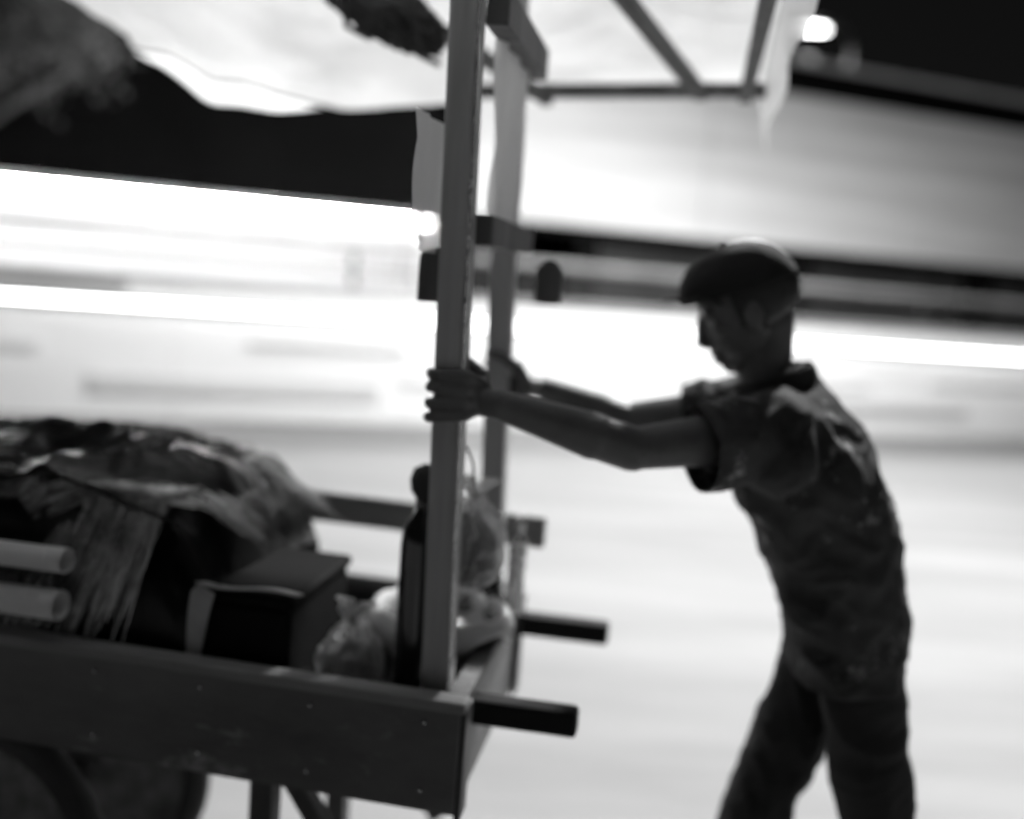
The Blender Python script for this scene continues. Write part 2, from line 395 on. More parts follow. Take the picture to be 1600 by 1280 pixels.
# far hand rail above the far panel
cpt('hand_rail', lambda b: bx(b, (-.42, .6, .95), (.92, .025, .07)), M_woodx, bevel=.006)
cpt('rail_stay', lambda b: bx(b, (-.86, .605, .87), (.04, .02, .13)), M_wood)
# canopy frame
for a, b_ in (((-LC-.1, -.45, 2.16), (.40, -.45, 2.16)), ((-LC-.1, .05, 2.19), (.40, .05, 2.19)), ((-LC-.1, .6, 2.15), (.40, .6, 2.15)), ((-.35, 1.16, 1.985), (.45, 1.14, 2.02))):
    cpt('canopy_bar', lambda b: bar(b, a, b_, .035), M_wood)
for a, b_ in (((-.045, -.45, 2.13), (-.045, .62, 2.12)), ((-LC+.06, -.45, 2.13), (-LC+.06, .62, 2.12)), ((.05, .5, 2.13), (.28, 1.14, 2.0)), ((-.5, .55, 2.13), (-.12, 1.18, 1.975)), ((.39, -.45, 2.12), (.39, 1.14, 2.0))):
    cpt('canopy_strut', lambda b: bar(b, a, b_, .032), M_wood)
EDGE = ((-1.5, 2.12), (-1.3, 2.09), (-1.1, 2.02), (-.68, 1.955), (-.22, 1.99), (.1, 2.045), (.6, 2.06))
def edge_z(x):
    for (a, za), (b, zb_) in zip(EDGE, EDGE[1:]):
        if x <= b:
            t = max(0, (x-a)/(b-a)); t = t*t*(3-2*t); return za+(zb_-za)*t
    return EDGE[-1][1]
def canopy(u, v):
    x = -1.36+u*1.79; y = -.62+v*1.86
    t = max(0, (v-.42)/.58)**1.3
    z = (2.2-.04*max(0, v-.2))*(1-t) + edge_z(x)*t
    z += (.014*fb((x, y, 0), 3) + .010*ridge(Vector((x*4+y*2, y*7, 1))) + .006*ridge(Vector((x*9-y*5, y*4, 5))))*(1-.6*v**4)
    if v > .985: z -= .02
    y += (.03*math.sin(u*9)+.006*math.sin(u*23)+.02*noise.noise(Vector((u*7, 0, 4))))*v
    return Vector((x, y, z))
cn = cpt('canopy_tarp', lambda b: grid(b, 120, 90, canopy), M_tarp, smooth=True, bevel=0)
so = cn.modifiers.new('s', 'SOLIDIFY'); so.thickness = .0015
# loose skirts: a second fold at the left far corner and a clear skirt at the right end
def fold(u, v):
    q = canopy(.0+u*.32, 1.0); return q + Vector((-.01*v, .02*v+.004*math.sin(u*9)*v, -.01-.055*v*math.sin(math.pi*min(1, u*1.02))))
cpt('tarp_flap', lambda b: grid(b, 50, 8, fold), M_tarp, smooth=True, bevel=0)
def skirt(u, v):
    q = canopy(1.0, .45+u*.55); return q + Vector((.008*math.sin(u*13)*v+.03*v, 0, -.015-.15*v-.01*math.sin(u*7)*v))
cpt('clear_skirt', lambda b: grid(b, 90, 12, skirt), M_bagwhite, smooth=True, bevel=0)
# wheels, axle, legs
Rm = Matrix.Rotation(R(90), 3, 'X')
for y in (-.0+.1, .5):
    bm = bmesh.new(); c = (-.98, y, .3)
    lathe(bm, [(.25, -.024), (.285, -.026), (.298, -.013), (.3, 0), (.298, .013), (.285, .026), (.25, .024), (.25, -.024)], c, 48, Rm, caps=False); wh = fin('wheel', bm, M_rubber, cart, True)
    bm = bmesh.new(); lathe(bm, [(.001, -.02), (.07, -.02), (.1, -.008), (.2, -.008), (.235, -.018), (.252, -.018), (.252, .018), (.235, .018), (.2, .008), (.1, .008), (.07, .02), (.001, .02)], c, 40, Rm); fin('rim', bm, M_wheelrim, wh, True)
    bm = bmesh.new(); lathe(bm, [(.001, -.045), (.03, -.045), (.03, .045), (.001, .045)], c, 16, Rm); fin('hub', bm, M_steel, wh, True)
cpt('axle', lambda b: tube(b, [(-.98, .02, .3), (-.98, .58, .3)], .014), M_steel, True, 0)
for y in (.14, .46): cpt('axle_bracket', lambda b: (bar(b, (-.98, y, .3), (-1.1, y, .62), .03), bar(b, (-.98, y, .3), (-.86, y, .62), .03)), M_steel)
for y in (.09, .51):
    cpt('leg', lambda b: bar(b, (-.37, y, 0), (-.37, y, .62), .045), M_wood)
    cpt('leg_brace', lambda b: bar(b, (-.35, y+.03, .56), (-.03, y+.03, .18), .035) if 0 else bar(b, (-.36, y+.032, .6), (-.14, y+.032, .28), .035), M_wood)
cpt('leg_stretcher', lambda b: bx(b, (-.37, .3, .22), (.03, .37, .035)), M_wood)
cpt('leg_tie', lambda b: bar(b, (-.37, .1, .27), (-.13, .1, .27), .03), M_wood)

# ================================================================== THE LOAD
# big bulk under black plastic
def mound(u, v):
    # u along the cart, v across from near to far, wrapped over the top
    x = -1.66+u*1.2
    s = v*1.36                                  # arc: near wall .3, top .6, far wall
    if s < .34: y, z = .04+.01*math.sin(x*8), .645+s*1.02
    elif s < 1.02: y, z = .04+(s-.34)*.74, .99
    else: y, z = .543, .99-(s-1.02)*1.02
    hump = (.035+.03*max(0, min(1, (x+1.3)/.5)))*math.sin(max(0, min(1, (x+1.66)/1.2))*math.pi)**.6
    endr = max(0, (x+.60)/.14); z -= .13*min(1, endr)**2*(z-.645)/.345
    k = (z-.645)/.345
    z += k*(hump + .05*math.sin(min(1, max(0, (s-.3)/.76))*math.pi))
    q = Vector((x, y, z))
    n_ = .030*ridge(Vector((x*3+z*2, y*5, z*3)))+.016*ridge(Vector((x*8+5, y*7, z*6)))+.006*ridge(Vector((x*22, y*17, z*12)))
    if s < .34: q.y += -.5*n_*k+.05*(k**3)
    q.z += n_*k
    return q
bm = bmesh.new(); grid(bm, 190, 130, mound); bm.transform(Matrix.Rotation(TH, 4, 'Z')); bm.transform(Matrix.Translation(CO))
o = fin('covered_load', bm, M_blackplastic, None, True); tag(o, 'bulky load under crumpled shiny black plastic filling the left of the cart', 'load')
# shaggy fringe of plastic ribbons lying over the black plastic
bm = bmesh.new()
for k in range(1500):
    clump = random.randrange(26); rnd = random.Random(clump)
    cy = .06+.40*rnd.random(); cx = -.42-.2*rnd.random(); cL = .25+.5*rnd.random(); cd = rnd.uniform(.0, .55)
    x0 = cx+random.gauss(0, .018); y0 = cy+random.gauss(0, .014); L_ = cL*random.uniform(.75, 1.1)
    pts = []; lift = random.uniform(.004, .02)
    for i in range(11):
        t = i/10; a = t*L_
        xx = x0-a*(1-.25*t*cd); yy = y0-cd*a*a*1.1+.006*math.sin(i*.9+clump)
        dip = max(0, (xx+.60)/.24)
        zz = 1.062-.05*max(0, -.95-xx)-.10*dip**1.4-.25*max(0, abs(xx+.9)-.3)**2+lift*math.sin(t*3)+.004*math.sin(i+k)
        if yy < .06: zz -= (.06-yy)*2.2; yy = .06-(.06-yy)*.35
        if t > .8: zz -= (t-.8)*.12
        pts.append(Vector((xx, yy, zz)))
    r0 = random.uniform(.0006, .0013)
    tube(bm, pts, [r0]*10+[r0*.3], 3, False)
for k in range(700):
    x = -1.05+random.random()*.5; y0 = .12+random.gauss(0, .02); L_ = random.uniform(.08, .24); dr = -random.uniform(.2, .7); pts = []
    for i in range(8):
        a = i/7*L_; yy = y0-a*.8; xx = x+dr*a
        zz = 1.075-.03*abs(xx+.9)+.01*math.sin(i*.7+k)
        if yy < .07: zz -= (.07-yy)*1.9; yy = .07-(.07-yy)*.4
        pts.append(Vector((xx, yy, zz)))
    tube(bm, pts, random.uniform(.0006, .0012), 3, False)
bm.transform(Matrix.Rotation(TH, 4, 'Z')); bm.transform(Matrix.Translation(CO))
o = fin('plastic_fringe', bm, M_straw, None, True); tag(o, 'shaggy shiny fringe of plastic strands lying over the black load', 'fringe', kind='stuff')
# two pale rolled sheets poking in from the left
for k, (z, yy, rr, lb) in enumerate(((.955, -.02, .022, 'pale rolled sheet end, the upper of two at the left edge'), (.88, -.035, .026, 'pale rolled sheet end, the lower of two at the left edge'))):
    bm = bmesh.new(); a, b_ = cl_(-1.6, yy, z-.01), cl_(-.705, yy, z+.004)
    tube(bm, [a, a.lerp(b_, .5)+Vector((0, 0, .004)), b_], rr, 20, False)
    tube(bm, [a, b_+Vector((-.03, 0, 0))], rr*.9, 16, True)
    o = fin('rolled_sheet', bm, M_mat, None, True); tag(o, lb, 'roll', 'rolled sheets on the load')
# dark crate with pale strap
cr = empty('dark_crate', cl_(-.405, .19, .64), TH); tag(cr, 'dark box standing beside the black load with a pale strap over its lid', 'crate')
boxo('crate_body', (0, 0, .13), (.17, .3, .26), M_box, cr, .008)
boxo('crate_lid', (0, 0, .272), (.182, .312, .022), M_box, cr, .008)
def strapf(u, v):
    # runs over the lid edge and down the front
    if u < .45: return Vector((-.07+.16*(u/.45)**1, -.165-.01+ .0, .29+.006*math.sin(u*8))) if False else Vector((.10-.19*(u/.45), -.13-.03*v*1.0, .289+.004*math.sin(u*14)+.006*v))
    k = (u-.45)/.55
    return Vector((-.09-.01*k+.045*v*(1-k*.4), -.168-.004*math.sin(k*5), .288-.13*k))
bm = bmesh.new(); grid(bm, 30, 6, strapf); s_ = fin('strap', bm, M_strap, cr, True); s_.modifiers.new('s', 'SOLIDIFY').thickness = .003

# bags and basket at the pushing end
def bag(name, c, s, label, seed, amp=.22, knot=True, material=None, inner=.8, cat='plastic bag', group='plastic bags on the cart', goods=True):
    t = empty(name, cl_(*c), TH); tag(t, label, cat, group)
    blob('bag_film', (0, 0, s[2]), s, material or M_bag, t, amp, 2.6, 5, seed, flat=-.8)
    if goods: blob('bag_contents', (0, 0, s[2]*inner*.98), (s[0]*inner, s[1]*inner, s[2]*inner), M_goods, t, .3, 4, 4, seed+3, flat=-.75)
    if knot:
        bm = bmesh.new(); z = s[2]*1.9
        tube(bm, [(0, 0, z-.02), (.004, 0, z+.01), (0, .003, z+.02)], [.02, .007, .009], 10)
        for a in (0, 2.2, 4.1):
            pts = [(0, 0, z+.015), (.02*math.cos(a), .02*math.sin(a), z+.04), (.045*math.cos(a+.4), .045*math.sin(a+.4), z+.045)]
            tube(bm, pts, [.008, .012, .003], 8)
        fin('knot', bm, material or M_bag, t, True)
    return t
bag('goods_bag', (-.245, .15, .638), (.06, .085, .11), 'clear plastic bag of dark goods tied up beside the dark box', 1)
bag('goods_bag', (-.22, .40, .638), (.08, .09, .1), 'crumpled clear bag of goods near the far side behind the tied bag', 2, knot=False)
# basket
bk = empty('cane_basket', cl_(-.12, .32, .64), TH); BS = 1.0; tag(bk, 'round woven basket with a pale plastic lining between the posts', 'basket')
bm = bmesh.new()
prof = [(.001, .004), (.085, .004)]+[(.088+.035*(i/16), .008+.16*i/16) for i in range(17)]+[(.118, .168)]+[(.112-.033*(i/8), .165-.15*i/8) for i in range(9)]+[(.001, .012)]
lathe(bm, prof, seg=48); fin('basket_wall', bm, M_wicker, bk, True)
for j in range(9):
    r_ = .0895+.035*(j/8.5); bm = bmesh.new()
    tube(bm, [(r_*math.cos(a)*(1+.012*math.cos(a*24/2+j*math.pi)), r_*math.sin(a)*(1+.012*math.cos(a*24/2+j*math.pi)), .018+j*.018) for a in [2*math.pi*i/72 for i in range(73)]], .0055, 6, False); fin('weave_band', bm, M_wicker, bk, True)
bm = bmesh.new(); tube(bm, [(.127*math.cos(a), .127*math.sin(a), .172+.004*math.sin(a*20)) for a in [2*math.pi*i/60 for i in range(61)]], .009, 8, False); fin('basket_rim', bm, M_wicker, bk, True)
def liner(u, v):
    a = u*2*math.pi
    if v < .6: r_ = .03+.088*(v/.6); z = .06+.115*(v/.6)**1.6
    else: r_ = .118+.024*math.sin((v-.6)/.4*math.pi*.8); z = .19-.055*((v-.6)/.4)**1.5*(1+.5*math.sin(a*3))
    k = ridge(Vector((math.cos(a)*3, math.sin(a)*3, v*2)))*.014
    return Vector(((r_+k*.6)*math.cos(a), (r_+k*.6)*math.sin(a), z+k*.6))
bm = bmesh.new(); grid(bm, 80, 24, liner); bk.scale = (BS, BS, BS*1.1); o = fin('basket_liner', bm, M_liner, None, True); o.location = bk.location; o.rotation_euler = bk.rotation_euler; o.scale = bk.scale; tag(o, 'crumpled pale plastic sheet lining the woven basket', 'liner')
def heap(name, x, y, z, s, m_, label, cat, seed):
    o = blob(name, (0, 0, 0), s, m_, None, .25, 3, 4, seed); o.location = cl_(x, y, z); tag(o, label, cat); return o
heap('goods_heap', -.118, .32, .775, (.075, .08, .05), M_goods, 'dark heap of goods filling the lined basket', 'goods', 5)
# slim foil packet standing at the end of the cart
t = empty('foil_packet', cl_(-.0+.0, .345+.12, .80), TH); tag(t, 'tall slim shiny foil packet standing at the end rail', 'packet')
bm = bmesh.new()
lathe(bm, [(.001, 0), (.017, .002)]+[(.019+.003*noise.noise(Vector((i*.9, 0, 3)))-(.008 if i > 27 else 0), .004+.006*i) for i in range(34)]+[(.004, .212), (.001, .214)], seg=20)
for v in bm.verts:
    k = .004*ridge(v.co*40); v.co.x += k; v.co.y += k*.5
fin('packet_body', bm, M_foil, t, True)
# dark bottle
bt = empty('dark_bottle', cl_(-.06, .488, .642), TH); tag(bt, 'dark glass bottle standing behind the basket near the far post', 'bottle')
bm = bmesh.new(); lathe(bm, [(.001, 0), (.034, .002), (.036, .02), (.036, .2), (.03, .235), (.014, .265), (.013, .31), (.001, .311)], seg=28); fin('bottle_body', bm, M_bottle, bt, True)
bm = bmesh.new(); lathe(bm, [(.015, .306), (.0155, .33), (.001, .331)], seg=20); fin('bottle_cap', bm, M_steel, bt, True)
# second dark bottle in front by the near post
bt = empty('tall_bottle', cl_(-.122, .14, .642), TH); tag(bt, 'tall dark bottle with a round stopper standing against the near post', 'bottle')
bm = bmesh.new(); lathe(bm, [(.001, 0), (.034, .002), (.036, .02), (.036, .38), (.033, .41), (.017, .435), (.015, .46), (.001, .461)], seg=28); fin('bottle_body', bm, M_bottle, bt, True)
bm = bmesh.new(); lathe(bm, [(.001, .455), (.012, .457), (.024, .475), (.027, .495), (.021, .515), (.001, .525)], seg=24); fin('stopper', bm, M_cloth, bt, True)
# shiny bag tied to the post, above the basket
bg_ = bag('hanging_bag', (-.045, .2, .93), (.06, .065, .085), 'clear shiny bag of white packets hanging between the posts above the basket', 9, amp=.3)
bm = bmesh.new(); tube(bm, [cl_(-.045, .2, 1.12), cl_(-.045, .17, 1.17), cl_(-.045, .104, 1.21)], .0025, 6); o = fin('bag_string', bm, M_strap, None, True)
o.parent = bg_; o.matrix_parent_inverse = bg_.matrix_world.inverted()
# things that hang from the upper bars
def hung_sheet(y0, y1, z0, z1, label, nm, m_, xo=-.045, seed=1):
    def fn(u, v):
        y = y0+(y1-y0)*u; n_ = .012*ridge(Vector((y*9, v*1.2, seed)))
        z = z0+(z1-z0)*v
        k = abs(u-.5)*2
        if v > .8: z += .05*(k**3)*((v-.8)/.2)
        return Vector((xo+n_+.004*math.sin(u*15)*(.3+v), y+.01*(u-.5)*v*2, z))
    bm = bmesh.new(); grid(bm, 60, 50, fn); bm.transform(Matrix.Rotation(TH, 4, 'Z')); bm.transform(Matrix.Translation(CO))
    o = fin(nm, bm, m_, None, True); tag(o, label, 'plastic sheet'); return o
hung_sheet(-.06, .20, 1.74, 1.53, 'milky plastic sheet hanging from the bar around the near post', 'hanging_sheet', M_bagwhite, -.13)
hung_sheet(.18, .50, 1.90, 1.56, 'wide milky plastic sheet hanging between the two tall posts', 'hanging_sheet', M_bagwhite, -.06, 4)
# two rounded dark paddles hanging from the lower bar
for k, (px_, y, lb) in enumerate(((-.115, .085, 'dark rounded paddle hanging from the lower bar beside the near post'), (.01, .55, 'dark rounded paddle hanging from the lower bar beside the far post'))):
    bm = bmesh.new()
    n_ = 20; pts = []
    for i in range(n_+1):
        a = math.pi*i/n_; pts.append((.028*math.cos(a)*-1, .02+.02*math.sin(a)))
    pts = [(-.028, -.05)]+pts+[(.028, -.05)]
    fr_ = [bm.verts.new((.006, a, b)) for a, b in pts]; bk_ = [bm.verts.new((-.006, a, b)) for a, b in pts]
    bm.faces.new(fr_); bm.faces.new(bk_[::-1])
    for i in range(len(pts)): bm.faces.new((fr_[i], bk_[i], bk_[(i+1) % len(pts)], fr_[(i+1) % len(pts)]))
    t = empty('paddle', cl_(px_, y, 1.50), TH); t.rotation_euler.z = TH+R(90); tag(t, lb, 'paddle', 'dark paddles hanging from the lower bar')
    bm.transform(Matrix.Rotation(0, 4, 'Z')); fin('paddle_blade', bm, M_wood, t, bevel=.003)
# dark bundle tied under the canopy
t = empty('cloth_bundle', cl_(-.42, .62, 2.06), TH); tag(t, 'dark cloth bundle tied up under the white canopy', 'bundle')
blob('bundle_cloth', (0, 0, 0), (.16, .07, .06), M_cloth, t, .35, 3, 5, 4, rot=Matrix.Rotation(R(28), 3, 'Y'))
bm = bmesh.new()
for k in range(2): tube(bm, [(-.04+.16*k, .0, .1), (-.06+.16*k, -.075, .03-.05*k), (-.05+.16*k, -.05, -.06-.05*k), (-.03+.16*k, .04, -.06-.05*k)], .007, 6)
fin('loose_cord', bm, M_cloth, t, True)

# ================================================================== THE MAN
def rc(bm, a, ra, b, rb, seg=20):
    """closed round cone between two joints"""
    a, b = Vector(a), Vector(b); d = (b-a); ln = d.length; d.normalize()
    pts, rs = [], []
    for i in range(5):
        t = math.pi/2*(1-i/4); pts.append(a-d*ra*math.sin(t)); rs.append(max(.0008, ra*math.cos(t)))
    for i in range(1, 5):
        t = math.pi/2*i/4; pts.append(b+d*rb*math.sin(t)); rs.append(max(.0008, rb*math.cos(t)))
    tube(bm, pts, rs, seg)
def el(bm, c, r, M3=None):
    M4 = Matrix.Translation(c) @ (M3.to_4x4() if M3 else Matrix.Identity(4)) @ Matrix.Diagonal((*r, 1))
    bmesh.ops.create_icosphere(bm, subdivisions=3, radius=1, matrix=M4)
def remesh(bm, voxel, smooth=3, fac=.5):
    me = bpy.data.meshes.new('tmp'); bmesh.ops.recalc_face_normals(bm, faces=bm.faces); bm.to_mesh(me); bm.free()
    o = bpy.data.objects.new('tmp', me); COL.objects.link(o)
    r = o.modifiers.new('r', 'REMESH'); r.mode = 'VOXEL'; r.voxel_size = voxel; r.use_smooth_shade = True
    if smooth:
        s = o.modifiers.new('s', 'SMOOTH'); s.iterations = smooth; s.factor = fac
    dg = bpy.context.evaluated_depsgraph_get(); me2 = bpy.data.meshes.new_from_object(o.evaluated_get(dg))
    bpy.data.objects.remove(o); bpy.data.meshes.remove(me)
    return me2
def V(*a): return Vector(a)
FX = V(-.985, .17, 0)           # the way he walks
NX = V(-.17, -.985, 0)          # towards his left, the camera side
man = empty('person', (.75, 1.95, 0))
tag(man, 'man in dark cap and grey T-shirt leaning forward to push the cart', 'person')
spine = [(V(.70, 1.93, .84), .084, .15), (V(.682, 1.93, .92), .092, .15), (V(.655, 1.93, 1.01), .10, .15), (V(.61, 1.93, 1.11), .108, .16), (V(.555, 1.925, 1.21), .108, .168), (V(.515, 1.92, 1.275), .085, .15)]
def fr3(upv):
    u = upv.normalized(); f = (FX-u*FX.dot(u)).normalized(); s = u.cross(f).normalized()
    return Matrix((f, s, u)).transposed()
def torso(bm, grow=0, h=.085, sp=spine):
    rings = []; N_ = 40; n = len(sp)
    def cr(i, t):
        a, b, c, d = [sp[max(0, min(n-1, i+k))] for k in (-1, 0, 1, 2)]
        f_ = lambda p0, p1, p2, p3: .5*((2*p1)+(p2-p0)*t+(2*p0-5*p1+4*p2-p3)*t*t+(3*p1-p0-3*p2+p3)*t**3)
        return f_(a[0], b[0], c[0], d[0]), f_(a[1], b[1], c[1], d[1]), f_(a[2], b[2], c[2], d[2])
    S = [cr(i, j/4) for i in range(n-1) for j in range(4)]+[sp[-1]]
    d0 = (S[1][0]-S[0][0]).normalized(); d1 = (S[-1][0]-S[-2][0]).normalized()
    S = [(S[0][0]-d0*h*.5*math.sin(t), S[0][1]*math.cos(t), S[0][2]*math.cos(t)) for t in (1.5, 1.1, .6)]+S+[(S[-1][0]+d1*h*.6*math.sin(t), S[-1][1]*math.cos(t), S[-1][2]*math.cos(t)) for t in (.5, 1, 1.5)]
    for i, (c, dpt, wd) in enumerate(S):
        M3 = fr3(S[min(len(S)-1, i+1)][0]-S[max(0, i-1)][0]); ring = []
        for k in range(N_):
            a = 2*math.pi*k/N_; ca, sa = math.cos(a), math.sin(a)
            ring.append(bm.verts.new(c + M3 @ V((dpt+grow)*math.copysign(abs(ca)**.85, ca), (wd+grow)*math.copysign(abs(sa)**.85, sa), 0)))
        rings.append(ring)
    for i in range(len(rings)-1):
        for k in range(N_): bm.faces.new((rings[i][k], rings[i][(k+1) % N_], rings[i+1][(k+1) % N_], rings[i+1][k]))
    bm.faces.new(rings[0][::-1]); bm.faces.new(rings[-1])
shN, shF = V(.455, 1.755, 1.262), V(.50, 2.095, 1.262)
elN, elF = V(.21, 1.675, 1.228), V(.25, 2.15, 1.215)
wrN, wrF = V(-.02, 1.628, 1.292), V(.05, 2.155, 1.272)
hipN, hipF = V(.705, 1.86, .81), V(.705, 2.0, .81)
knN, knF = V(.80, 1.865, .44), V(.60, 2.02, .44)
anN, anF = V(1.055, 1.865, .17), V(.535, 2.05, .09)
toN, toF = V(.955, 1.85, .035), V(.36, 2.06, .04)
bm = bmesh.new()
torso(bm, -.012)
neck0, hc = V(.50, 1.92, 1.31), V(.425, 1.92, 1.485)
rc(bm, neck0, .058, V(.458, 1.92, 1.41), .048)
for s, e, wr in ((shN, elN, wrN), (shF, elF, wrF)):
    rc(bm, s, .052, s.lerp(e, .5), .045); rc(bm, s.lerp(e, .5), .045, e, .038); rc(bm, e, .039, e.lerp(wr, .3), .041); rc(bm, e.lerp(wr, .3), .041, wr, .026)
    rc(bm, V(.53, 1.92, 1.26), .07, s, .055)
for h, k, a, t in ((hipN, knN, anN, toN), (hipF, knF, anF, toF)):
    rc(bm, h, .07, k, .05); rc(bm, k, .053, k.lerp(a, .3), .055); rc(bm, k.lerp(a, .3), .055, a, .034); rc(bm, a, .036, t, .03)
# hands that close on the posts
pN, pF = cl_(-.055-.04*.44, .075), cl_(-.06-.05*.43, .55)
def hand(wr, post, sgn, zc):
    """sgn -1: fingers go round the camera side of the post; +1: round the far side"""
    hp = .026
    def W(lx, ly, z):  # post frame
        return V(post.x, post.y, 0) + Matrix.Rotation(TH, 3, 'Z') @ V(lx, sgn*ly, 0) + V(0, 0, z)
    pc = W(hp+.016, .004, zc)
    rc(bm, wr, .024, W(hp+.030, 0, zc-.012), .026)
    for j in range(4):
        z = zc+.031-.0208*j
        rc(bm, W(hp+.024, -.006, zc+.012-.010*j), .0155, W(hp+.008, hp+.006, z), .0115)
    ln = (.96, 1.05, 1.0, .82)
    for j in range(4):
        z = zc+.031-.0208*j; l = ln[j]; dz = -.002*j
        a = W(hp+.008, hp+.008, z); b = W(hp-.034*l, hp+.0125, z+dz); c = W(-hp+.006-.006*l, hp+.009, z+dz*1.5+.002*math.sin(j*2)); d = W(-hp-.0085, hp-.016*l, z+dz*2)
        rc(bm, a, .0112, b, .0103, 14); rc(bm, b, .0103, c, .0092, 14); rc(bm, c, .0092, d, .0076, 14)
    rc(bm, W(hp+.03, -.012, zc), .0165, W(hp+.02, -.03, zc+.028), .0125)
    rc(bm, W(hp+.02, -.03, zc+.028), .0125, W(hp-.012, -hp-.012, zc+.05), .0105); rc(bm, W(hp-.012, -hp-.012, zc+.05), .0105, W(-.018, -hp-.011, zc+.056), .009)
hand(wrN, pN, -1, 1.305); hand(wrF, pF, 1, 1.285)
# head with a face, turned down along the arms
hf = V(-.87, .11, -.47).normalized(); hu = V(-.44, .02, .88); hu = (hu-hf*hu.dot(hf)).normalized(); hs = hu.cross(hf)
HM = Matrix((hf, hs, hu)).transposed()
def H(f, s, u): return hc + hf*f + hs*s + hu*u
el(bm, H(-.012, 0, .02), (.096, .074, .092), HM)
el(bm, H(.03, 0, -.035), (.058, .058, .075), HM)
rc(bm, H(.025, 0, -.085), .038, H(.062, 0, -.098), .019)
for s in (-1, 1):
    rc(bm, H(-.005, s*.052, -.05), .02, H(.05, s*.018, -.098), .018)     # jaw
    el(bm, H(.058, s*.037, -.025), (.018, .02, .016), HM)                # cheek bone
    el(bm, H(.068, s*.03, .012), (.014, .024, .009), HM)                 # brow
    el(bm, H(-.005, s*.076, -.018), (.019, .008, .031), HM @ Matrix.Rotation(R(-12), 3, 'Y')) # ear
    el(bm, H(.094, s*.0125, -.045), (.009, .008, .007), HM)              # nostril wing
rc(bm, H(.083, 0, .004), .008, H(.101, 0, -.035), .0095); rc(bm, H(.101, 0, -.035), .0095, H(.084, 0, -.05), .009)
el(bm, H(.078, 0, -.073), (.014, .028, .02), HM); el(bm, H(.0885, 0, -.067), (.006, .02, .0055), HM); el(bm, H(.0865, 0, -.078), (.006, .017, .0055), HM)
rc(bm, H(-.035, 0, -.05), .045, V(.485, 1.92, 1.36), .05)
body = remesh(bm, .0034, 4, .5)
for v in body.vertices:   # eye sockets and mouth line pressed in
    q = v.co
    for s in (-1, 1):
        d = (q-H(.082, s*.031, -.008)).length
        if d < .02: v.co -= hf*.006*(1-d/.02)
    loc = (q-hc); s_, u_, f_ = loc.dot(hs), loc.dot(hu), loc.dot(hf)
    if f_ > .06 and abs(s_) < .024 and abs(u_+.0735) < .004: v.co -= hf*.003
bo = link('body', body, M_skin, man, True, True)
for s in (-1, 1):
    bm = bmesh.new(); bmesh.ops.create_uvsphere(bm, u_segments=16, v_segments=10, radius=.0115, matrix=Matrix.Translation(H(.0665, s*.031, -.008)))
    e_ = fin('eye', bm, M_eye, man, True, world=True)
    bm = bmesh.new(); bmesh.ops.create_uvsphere(bm, u_segments=12, v_segments=8, radius=.007, matrix=Matrix.Translation(H(.0725, s*.0315, -.0095))); fin('iris', bm, M_hair, e_, True, world=False)
    e_.children[0].matrix_parent_inverse = e_.matrix_world.inverted()
    e_.children[0].parent = e_
# hair: short, from ear to nape
bm = bmesh.new(); bmesh.ops.create_icosphere(bm, subdivisions=5, radius=1)
for v in list(bm.verts):
    n_ = v.co.copy(); q = H(-.012, 0, .02) + HM @ Vector((n_.x*.103, n_.y*.0815, n_.z*.098)); q += (q-hc).normalized()*.003*noise.noise(n_*22)
    if n_.x > .35 and n_.z < .55 or n_.z < -.62: q = hc + (q-hc)*.8
    v.co = q
fin('hair', bm, M_hair, man, True, world=True)
# cap: crown, button, band and curved brim
def capf(u, v):
    a = u*2*math.pi; b = v*math.pi/2
    r_ = max(0, math.cos(b))**.85
    q = Vector((math.cos(a)*r_*(.113+.004*math.cos(a)), math.sin(a)*r_*.091, .03+math.sin(b)*.087+.012*math.cos(a)*(1-v)))
    q *= 1+.008*noise.noise(q*30)
    return H(-.008, 0, .0) + HM @ q
bm = bmesh.new(); grid(bm, 64, 24, capf); bmesh.ops.remove_doubles(bm, verts=bm.verts, dist=.0008); cp = fin('cap', bm, M_cap, man, True, world=True); cp.modifiers.new('s', 'SOLIDIFY').thickness = .004
def brim(u, v):
    a = (u-.5)*R(130); q = Vector((math.cos(a)*(.100+.045*v*math.cos((u-.5)*2.2)), math.sin(a)*(.082+.01*v),   .045+.022*v-.028*(abs(u-.5)*2)**2+.002))
    return H(-.002, 0, 0) + HM @ q
bm = bmesh.new(); grid(bm, 30, 8, brim); b_ = fin('brim', bm, M_cap, cp, True); b_.matrix_parent_inverse = cp.matrix_world.inverted(); b_.modifiers.new('s', 'SOLIDIFY').thickness = .003
bm = bmesh.new(); bmesh.ops.create_uvsphere(bm, u_segments=12, v_segments=8, radius=.008, matrix=Matrix.Translation(H(-.008, 0, .119))); b_ = fin('cap_button', bm, M_cap, cp, True)

# T-shirt
def cut(me, planes):
    bm = bmesh.new(); bm.from_mesh(me)
    for co, no, cen, rad in planes:
        geom = [v for v in bm.verts if (v.co-cen).length < rad]
        vs_ = set(geom); ed = [e for e in bm.edges if e.verts[0] in vs_ or e.verts[1] in vs_]; fa = [f for f in bm.faces if any(v in vs_ for v in f.verts)]
        bmesh.ops.bisect_plane(bm, geom=geom+ed+fa, plane_co=co, plane_no=no, clear_outer=False)
        kill = [v for v in bm.verts if (v.co-cen).length < rad and (v.co-co).dot(no) > 1e-5]
        bmesh.ops.delete(bm, geom=kill, context='VERTS')
    bm.to_mesh(me); bm.free()
bm = bmesh.new()
ssp = [(V(.705, 1.93, .76), .102, .175)]+[(c, d+.010+.002*(5-i), wd+.012) for i, (c, d, wd) in enumerate(spine)]
torso(bm, .004, .09, ssp)
rc(bm, V(.525, 1.92, 1.285), .075, V(.478, 1.92, 1.385), .068)
slv = []
